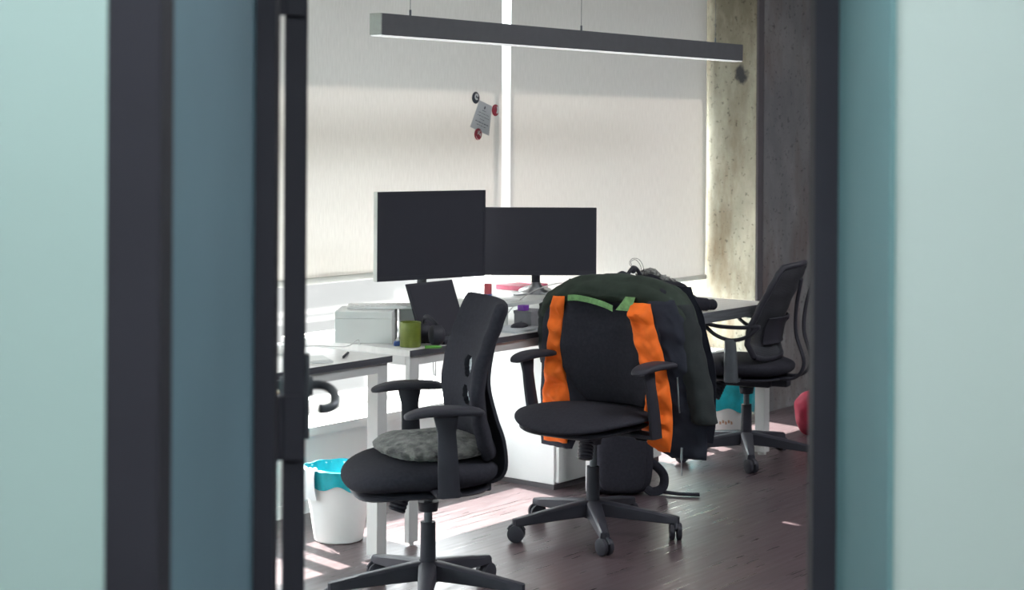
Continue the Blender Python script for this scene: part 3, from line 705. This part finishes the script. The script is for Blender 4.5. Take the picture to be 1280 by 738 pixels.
# mug
t = rot_thing('mug', 'olive green mug at the front corner of the middle desk', 'mug', (-.368,6.16), Z, .75)
bm = NB(); add_lathe(bm, [(.0,0),(.036,0),(.0385,.004),(.039,.088),(.038,.091),(.036,.0895),(.0355,.008),(.0,.006)], 40); obj('body', bm, 'mug_green', t)
bm = NB(); add_tube(bm, smooth_path([(.028,.026,.072),(.045,.040,.074),(.055,.050,.055),(.050,.045,.030),(.030,.028,.018)],6), .0055, 10); obj('handle', bm, 'mug_green', t)
# headphones
t = rot_thing('headphones', 'black over-ear headphones lying between the mug and the laptop', 'headphones', (-.272,6.19), Z, .3)
for k, (x, y, z, tilt) in enumerate([(0,0,.040,0),(-.030,.085,.038,.2)]):
    bm = NB(); add_tube(bm, [(x-.028,y,z),(x-.020,y,z),(x+.005,y,z),(x+.018,y,z),(x+.026,y,z)], [.024,.036,.038,.034,.022], 26); obj('ear_cup', bm, 'black_plastic', t)
bm = NB(); add_tube(bm, smooth_path([(0,0,.075),(-.020,.02,.098),(-.030,.045,.104),(-.032,.07,.095),(-.030,.085,.073)],6), .005, 10, flat=1.6); obj('headband', bm, 'black_plastic', t)
o = NB(); add_cyl(o, (-.03,0,.006), (.02,0,.006), .006, n=12); add_cyl(o, (.02,0,.006), (.032,0,.006), .006, .002, n=12)
tag(obj('highlighter', o, 'lime_plastic', None, loc=(*cv(-.282,6.105),Z), rotz=RZ+.1), 'bright green highlighter pen in front of the headphones', 'pen')
bm = NB(); add_box(bm, (-.012,-.02,0), (.012,.02,.016), .004)
tag(obj('eraser', bm, 'blue_plastic', None, loc=(*cv(-.418,6.19),Z), rotz=RZ), 'small blue eraser between the white box and the green mug', 'eraser')
# laptop
t = thing('laptop', 'open black laptop tilted back left of the chair backrest', 'laptop', (4.745,4.135,Z), 0)
box('keyboard_deck', (0,-.120,0), (.27,.0,.012), 'bezel', t, .002, smooth=False)
bm = NB()
for i in range(12):
    for j in range(4): add_box(bm, (.016+.0202*i,-.098+.0205*j,.0122), (.033+.0202*i,-.081+.0205*j,.0142))
obj('keys', bm, 'grey_metal', t, smooth=False)
rt = Matrix.Rotation(math.radians(-21), 3, 'X')
bm = NB(); vs = add_box(bm, (0,-.003,0), (.27,.004,.215), .002)
for v in bm.verts: v.co = rt @ v.co + Vector((0,.0,.012))
sc = obj('lid', bm, 'bezel', t, smooth=False)
bm = NB(); add_box(bm, (.010,-.0045,.012), (.26,-.0032,.205))
for v in bm.verts: v.co = rt @ v.co + Vector((0,.0,.012))
obj('screen', bm, 'screen_black', sc, smooth=False)
# glue stick tube
bm = NB(); add_lathe(bm, [(.0,0),(.017,0),(.017,.138),(.0,.138)], 24)
t = rot_thing('glue_stick', 'red and blue tube standing in the gap behind the front chair backrest', 'tube', (-.0932,6.75), Z)
obj('body', bm, 'blue_plastic', t)
bm = NB(); add_lathe(bm, [(.0,.1382),(.0155,.1382),(.0155,.176),(.013,.180),(.0,.180)], 24); obj('cap', bm, 'red_plastic', t)
# under and on the riser
t = thing('card_box', 'small grey cardboard box standing at the front of the pale shelf', 'box', (5.44,4.15,Z), .05)
box('body', (-.055,-.042,0), (.055,.042,.052), 'grey_card', t, .001, smooth=False)
box('lid', (-.057,-.044,.0525), (.057,.044,.066), 'grey_card', t, .001, smooth=False)
tag(box('small_box', (-.017,-.017,0), (.017,.017,.022), 'purple_plastic', loc=(5.393,4.15,Z+.0665), bev=.002), 'tiny purple box on top of the small grey cardboard box', 'box')
t = thing('mouse', 'dark computer mouse in front of the small grey box', 'mouse', (5.335,4.125,Z), TH-PI/2+1.2)
bm = NB(); add_superell(bm, (0,0,.008), (.055,.03,.016), 2.3, 30, 14, lambda v: Vector((v.x,v.y,max(v.z,-.008)))); obj('body', bm, 'black_plastic', t)
bm = NB(); add_cyl(bm, (.025,-.004,.022), (.025,.004,.022), .006); obj('scroll_wheel', bm, 'grey_metal', t)
tag(box('notepad', (0,0,0), (.21,.15,.008), 'paper', loc=(5.19,4.035,Z), rotz=.05), 'pale flat notepad at the front edge of the middle desk', 'notepad')
bm = NB()
add_box(bm, (0,0,0), (.20,.14,.020), .002); add_box(bm, (.003,-.0005,.003), (.1985,.1,.017))
tag(obj('book', bm, 'pink_card', None, smooth=False, loc=(5.855,4.52,.799)), 'pink and red book behind the foot of the right monitor', 'book')
tag(box('file_stack', (0,0,0), (.22,.15,.088), 'card_white', loc=(5.852,4.51,Z), bev=.002), 'low pale box carrying the pink book behind the shelf', 'box')
for k, (x, y, a, lb) in enumerate([(5.33,4.13,.1,'loose white paper sheets on the left of the pale shelf')]):
    bm = NB()
    for q in range(4): add_box(bm, (.02+.004*q,.11+.003*q,.0012*q), (.19-.003*q,.21-.004*q,.0012*q+.0009))
    tag(obj('papers', bm, 'card_white', None, smooth=False, loc=(x,y,.8045)), lb, 'papers')

# left desk: phone, pen
t = thing('phone', 'white phone lying on the left desk beside the door edge', 'phone', (*cv(-.665,5.77),Z), RZ+.35)
box('body', (-.04,-.075,0), (.04,.075,.008), 'white_plastic', t, .003); box('screen', (-.036,-.065,.0082), (.036,.065,.0088), 'bezel_pale', t, smooth=False)
t = thing('pen', 'dark brown pen on the left desk pointing at the middle desk', 'pen', (*cv(-.578,5.88),Z+.005), .62)
bm = NB(); add_cyl(bm, (-.045,0,0), (.06,0,0), .0045, n=12); obj('barrel', bm, 'bezel', t)
bm = NB(); add_cyl(bm, (-.0455,0,0), (-.072,0,0), .0048, .0012, n=12); obj('tip', bm, 'black_plastic', t)
tag(box('notebook', (0,0,0), (.15,.21,.010), 'card_white', loc=(*cv(-.86,5.86),Z), rotz=RZ+.5, bev=.001), 'white notebook far back on the left desk behind the phone', 'notebook')

# cables
def cable(pts, r, m, label, n=8, name='cable'):
    bm = NB(); add_tube(bm, smooth_path(pts, n), r, 8); return tag(obj(name, bm, m), label, 'cable')
cable([cv(-.50,6.62,.713),cv(-.48,6.60,.77),cv(-.55,6.58,.80),cv(-.62,6.55,.77),cv(-.64,6.56,.713)], .0022, 'cable_white', 'thin white cable looping up behind the white box')
cable([cv(-.30,6.78,.713),cv(-.36,6.74,.79),cv(-.47,6.72,.80),cv(-.56,6.70,.75),cv(-.60,6.70,.713)], .0028, 'cable_beige', 'beige cable arching behind the white box towards the left monitor')
cable([cv(-.04,6.98,.713),cv(.03,6.94,.80),cv(.10,6.95,.845),cv(.17,6.96,.868),cv(.22,7.08,.862),cv(.26,7.20,.82)], .0025, 'cable_white', 'thin pale cable rising from the glue stick to the right monitor foot')
cable([(4.36,4.20,.655),(4.25,4.28,.60),(4.05,4.42,.50),(3.85,4.55,.42),(3.6,4.62,.40)], .009, 'cable_beige', 'thick beige cable sagging under the left desk')
cable([cv(-.29,6.26,.66),cv(-.285,6.25,.60),cv(-.27,6.24,.57),cv(-.31,6.25,.53),cv(-.30,6.25,.50),cv(-.28,6.26,.55),cv(-.28,6.27,.65)], .0016, 'cable_white', 'thin white wire dangling under the middle desk')
cable([cv(-.80,6.10,.713),cv(-.70,6.13,.714),cv(-.60,6.12,.714),cv(-.56,6.15,.735),cv(-.555,6.16,.714)], .0018, 'cable_white', 'thin white wire lying on the left desk in front of the white box')

# coat with fur hood and sleeve on the right desk
t = thing('coat', 'black coat with grey fur-trimmed hood lying on the desk behind the jacket', 'coat', (6.36,4.12,Z))
def lump(v):
    n = v.normalized(); return v+n*(.018*noise.noise(v*12)+.006*noise.noise(v*40))
bm = NB(); add_superell(bm, (-.02,.05,.07), (.17,.17,.07), 2.2, 60, 30, lump); obj('body', bm, 'black_fabric', t)
bm = NB(); add_tube(bm, smooth_path([(-.06,-.10,.05),(-.0,-.19,.036),(.04,-.225,.030),(.075,-.240,.029)],8), [.045]*8+[.036]*8+[.030]*7+[.027,.018], 20, flat=.8); obj('sleeve', bm, 'black_fabric', t)
hood = smooth_path([(-.075,.10,.115),(-.055,.06,.155),(-.025,.03,.163),(0,0,.135),(.05,-.04,.105),(.085,-.06,.07),(.095,-.08,.035)],9)
bm = NB(); add_tube(bm, hood, [.012+.016*i/(len(hood)-1) for i in range(len(hood))], 26)
bmesh.ops.subdivide_edges(bm, edges=bm.edges[:], cuts=1, use_grid_fill=True)
for v in bm.verts: v.co += Vector((noise.noise(v.co*90), noise.noise(v.co*90+Vector((5,5,5))), noise.noise(v.co*90+Vector((9,1,4)))))*.010
obj('fur_trim', bm, 'fur_pale', t, angle=180)
bm = NB(); add_tube(bm, [p+Vector((-.004,-.012,-.028)) for p in hood], [.020]*len(hood), 20); obj('hood', bm, 'black_fabric', t)
t = thing('headset', 'small dark headset with thin curled wires on the desk just above the jacket', 'headset', (6.10,4.14,Z))
bm = NB(); add_superell(bm, (0,0,.092), (.060,.05,.09), 2.3, 40, 20, lump); obj('case', bm, 'navy_cloth', t)
bm = NB(); add_tube(bm, smooth_path([(.02,0,.16),(.06,-.01,.195),(.10,-.01,.175),(.12,-.015,.13)],6), .009, 10); add_superell(bm, (.06,-.01,.187), (.016,.012,.018), 2.2, 16, 10); obj('earpiece', bm, 'black_plastic', t)
bm = NB(); add_tube(bm, smooth_path([(.06,-.01,.19),(.03,-.01,.215),(.05,-.01,.235),(.10,-.01,.230),(.135,-.01,.20),(.15,-.01,.15),(.15,-.01,.10)],8), .0011, 6)
add_tube(bm, smooth_path([(.06,-.01,.19),(.04,-.01,.222),(.08,-.01,.228),(.12,-.01,.195),(.13,-.01,.13)],8), .0011, 6); obj('wire', bm, 'black_plastic', t)

# note and badges on the blind (blind plane v = 4.78)
FV = 4.7775
def bp(px, py):            # read off the photograph on the blind's plane, horizon 165
    r = (px-640)/2100; d = FV/(SA-CA*r); return (CA*d+SA*r*d, FV, 1.5-(py-165)*d/2100)
A_, B_, C_, D_ = [Vector(bp(*p)) for p in ((599,125.5),(614.5,133),(611,170),(587.5,159))]
ctr = (A_+B_+C_+D_)/4
bm = NB(); q = [bm.verts.new(p-ctr+Vector((0,-.0012,0))) for p in (A_,B_,C_,D_)]; q2 = [bm.verts.new(v.co+Vector((0,.0008,0))) for v in q]
bm.faces.new(q); bm.faces.new(q2[::-1])
for i in range(4): bm.faces.new((q[i],q2[i],q2[(i+1)%4],q[(i+1)%4]))
note = tag(obj('note', bm, 'paper', None, smooth=False, loc=ctr), 'tilted grey paper note pinned to the left blind by badges', 'note')
bm = NB()
def nq(s, tt): return (A_*(1-s)+B_*s)*(1-tt)+(D_*(1-s)+C_*s)*tt-ctr+Vector((0,-.0018,0))
for k, (a, b, w) in enumerate([(.38,.62,.018),(.18,.86,.014),(.16,.90,.014),(.36,.62,.014),(.14,.88,.022),(.25,.75,.014)]):
    tt = .27+.105*k; x = a
    while x < b-.02:
        e = min(b, x+R.choice((.05,.08,.12))); f = [nq(x,tt),nq(e,tt),nq(e,tt+w*1.3),nq(x,tt+w*1.3)]; bm.faces.new([bm.verts.new(p) for p in f]); x = e+.03
f = [nq(.44,.16),nq(.5,.10),nq(.56,.16),nq(.52,.22),nq(.46,.22)]; bm.faces.new([bm.verts.new(p) for p in f])
obj('writing', bm, 'ink', note, smooth=False)
for px, py, m, lb, kind in ((594.3,122.5,'badge_black','round black badge with a pale swirl at the top of the note',0),(619,138,'badge_red','round red and pale badge right of the note',1),(597.5,168,'badge_red','round dark red badge with pale letters at the foot of the note',2)):
    c = Vector(bp(px, py)); r = .027
    bm = NB(); rr = add_lathe(bm, [(.0,.0058),(r*.6,.0052),(r*.88,.0032),(r,.0008)], 36)
    bm.faces.new(rr[-1][::-1])
    bmesh.ops.rotate(bm, verts=bm.verts, cent=(0,0,0), matrix=Matrix.Rotation(PI/2,3,'X'))
    b_ = tag(obj('badge', bm, m, None, loc=c), lb, 'badge')
    bm = NB()
    def fl(poly): bm.faces.new([bm.verts.new((x*r,-.0066,z*r)) for x, z in poly])
    def arc(cx, cz, r0, r1, a0, a1, n=14):
        for i in range(n):
            a, b2 = [a0+(a1-a0)*k/n for k in (i,i+1)]
            fl([(cx+r0*math.cos(a),cz+r0*math.sin(a)),(cx+r1*math.cos(a),cz+r1*math.sin(a)),(cx+r1*math.cos(b2),cz+r1*math.sin(b2)),(cx+r0*math.cos(b2),cz+r0*math.sin(b2))])
    if kind == 0: arc(0,.15,.22,.55,.5,5.4); arc(.25,.3,.0,.2,0,6.28)
    if kind == 1: arc(.15,.05,.0,.62,-1.9,1.7); 
    if kind == 2:
        fl([(-.3,.5),(-.1,.6),(-.2,0),(-.4,-.1)]); fl([(-.15,.2),(.2,.6),(.35,.5),(.0,.15)]); fl([(-.15,.15),(.15,-.2),(.3,-.1),(0,.25)]); fl([(.25,.1),(.5,.2),(.5,-.3),(.25,-.4)]); arc(-.05,-.2,.65,.78,3.3,4.6)
    bo = obj('emblem', bm, 'badge_white', b_, smooth=False)

# ---------------------------------------------------------------- bins, bags
def bin_(label, xd, rt, rb, h, liner=.07, sy=1, mark=False):
    t = rot_thing('waste_bin', label, 'bin', xd, 0)
    bm = NB(); add_lathe(bm, [(.0,.006),(rb-.004,.006),(rt-.005,h-.004),(rt,h),(rt+.004,h-.004),(rt+.001,h-.012),(rb*.5+rt*.5+.001,h*.5),(rb+.001,.004),(rb-.004,0),(.0,0)], 48, sy=sy); obj('bucket', bm, 'white_plastic', t)
    bm = NB(); n = 96; rings = []
    for k, (dr, z) in enumerate([(-.030,h*.45),(-.012,h-.02),(-.002,h+.006),(.006,h+.003),(.009,h-.02),(.010,h-liner)]):
        rg = []
        for j in range(n):
            a = 2*PI*j/n; wv = noise.noise(Vector((math.cos(a)*2.2,math.sin(a)*2.2,k*.3)))
            zz = z+(.022*wv if k == 5 else .006*wv)+(.022*math.cos(a+1.9) if k == 5 else 0); r = rt+dr+.006*noise.noise(Vector((math.cos(a)*7,math.sin(a)*7,k)))-(h-max(zz,h-liner*1.5))*(rt-rb)/h*(1 if k > 3 else 0)
            rg.append(bm.verts.new((r*math.cos(a), sy*r*math.sin(a), zz)))
        rings.append(rg)
    for A, B in zip(rings, rings[1:]):
        for j in range(n): bm.faces.new((A[j],A[(j+1)%n],B[(j+1)%n],B[j]))
    obj('bin_liner', bm, 'cyan_bag', t)
    return t
t = bin_('white waste bin with a bright cyan liner under the left desk', (-.628,6.17), .128, .088, .265, .075)
bm = NB(); 
rows = [[(.1315*math.cos(a)*k1, .1315*math.sin(a)*k1, z+.012*noise.noise(Vector((a*6,z*40,1)))) for a in [PI+.25+.06*j for j in range(14)]] for z, k1 in ((.277,.97),(.272,1.10),(.25,1.13),(.22,1.12),(.19,1.05),(.165,1.0))]
add_sheet(bm, rows, .003); obj('bag_edge', bm, 'white_bag', t)
t = bin_('white waste bin with cyan liner under the right desk by the column', (1.04,8.25), .165, .130, .295, .150)
bm = NB()
for k in range(5):
    a = -PI/2-.18+.09*k; bm.faces.new([bm.verts.new((.1515*math.cos(a+q[0]), .1515*math.sin(a+q[0]), .095+q[1]+.006*(k%2))) for q in ((-.03,0),(.03,0),(.03,.012),(-.03,.016))])
obj('printed_mark', bm, 'brown_ink', t, smooth=False)

t = thing('backpack', 'black backpack slumped on the floor behind the middle chair base', 'backpack', cv(.462,7.02,0), RZ)
bm = NB(); add_superell(bm, (0,0,.235), (.135,.10,.235), 4.5, 60, 34, lambda v: v*(1)+v.normalized()*.012*noise.noise(v*9)+Vector((-.02*(v.z/.2) if v.z > 0 else 0,0,0))); obj('body', bm, 'black_fabric', t)
bm = NB(); add_superell(bm, (0,-.10,.15), (.10,.035,.13), 4, 40, 22, lambda v: v+v.normalized()*.008*noise.noise(v*14)); obj('front_pocket', bm, 'black_fabric', t)
bm = NB(); add_tube(bm, smooth_path([(.10,-.03,.13),(.14,-.05,.12),(.175,-.06,.08),(.17,-.065,.03),(.13,-.07,.014),(.10,-.07,.03)],6), .010, 10, flat=2.0); obj('strap', bm, 'black_fabric', t)
bm = NB(); add_tube(bm, smooth_path([(.10,-.04,.016),(.17,-.06,.012),(.24,-.09,.010),(.32,-.10,.010)],6), .009, 10, flat=.8); obj('strap', bm, 'black_fabric', t)
bm = NB(); add_tube(bm, smooth_path([(-.03,.03,.40),(-.02,.03,.44),(.03,.03,.44),(.04,.03,.40)],5), .006, 8); obj('grab_handle', bm, 'black_fabric', t)
t = thing('duffel_bag', 'crumpled red bag on the floor at the foot of the column', 'bag', cv(1.515,8.38,0), .1)
bm = NB(); add_superell(bm, (0,0,.11), (.095,.09,.11), 2.4, 60, 34, lambda v: v+v.normalized()*(.02*noise.noise(v*9)+.008*noise.noise(v*30))); obj('body', bm, 'red_cloth', t)
bm = NB(); add_tube(bm, smooth_path([(-.035,-.10,.015),(-.05,-.115,.08),(-.03,-.10,.15),(.02,-.06,.215)],6), .010, 8); obj('strap', bm, 'black_fabric', t)

GR = {'office_chair': 'black swivel office chairs', 'roller_blind': 'cream roller blinds along the window wall', 'desk': 'white office desks in a row along the windows',
      'monitor': 'black monitors on the middle desk', 'badge': 'round badges holding the note on the blind', 'waste_bin': 'white waste bins with cyan liners under the desks',
      'ceiling_fill': 'added square fill lights, out of view', 'cable': 'loose cables around the desks'}
for o in bpy.data.objects:
    k = o.name.split('.')[0]
    if not o.parent and k in GR: o['group'] = GR[k]

# ---------------------------------------------------------------- light
w = bpy.data.worlds.new('World'); bpy.context.scene.world = w; w.use_nodes = True
nt = w.node_tree; N = nt.nodes; L = nt.links; bg = N['Background']
tc = N.new('ShaderNodeTexCoord'); sp = N.new('ShaderNodeSeparateXYZ'); L.new(tc.outputs['Generated'], sp.inputs[0])
r = N.new('ShaderNodeValToRGB'); L.new(sp.outputs['Z'], r.inputs[0])
SKY = 13; GND = .86
e = r.color_ramp.elements; e[0].position = 0.02; e[0].color = (GND/SKY,)*3+(1,); e[1].position = .25; e[1].color = (.93,.97,1,1)
L.new(r.outputs[0], bg.inputs[0]); bg.inputs[1].default_value = SKY
sd = bpy.data.lights.new('Sun', 'SUN'); sd.energy = 45; sd.angle = math.radians(.6); sd.color = (1,.93,.86)
so = bpy.data.objects.new('sun', sd); COL.objects.link(so); so.location = (6,9,8)
so.rotation_euler = Vector((-.18,-1,-1.0)).to_track_quat('-Z','Y').to_euler()

# ---------------------------------------------------------------- camera
cd = bpy.data.cameras.new('Camera'); cam = bpy.data.objects.new('camera', cd); COL.objects.link(cam)
cam.location = (0,0,1.5)
cd.sensor_fit = 'HORIZONTAL'; cd.sensor_width = 36; cd.lens = 36*2100/1280; cd.shift_y = -204/1280; cd.clip_start = .05
cam.rotation_euler = (Matrix.Rotation(TH-PI/2, 4, 'Z') @ Matrix.Rotation(PI/2, 4, 'X') @ Matrix.Rotation(math.radians(.35), 4, 'Z')).to_euler()
cd.dof.use_dof = True; cd.dof.focus_distance = 6.2; cd.dof.aperture_fstop = 59/13.0
bpy.context.scene.camera = cam
vs = bpy.context.scene.view_settings
vs.view_transform = 'Standard'; vs.look = 'None'; vs.exposure = 0; vs.gamma = 1; vs.use_curve_mapping = False
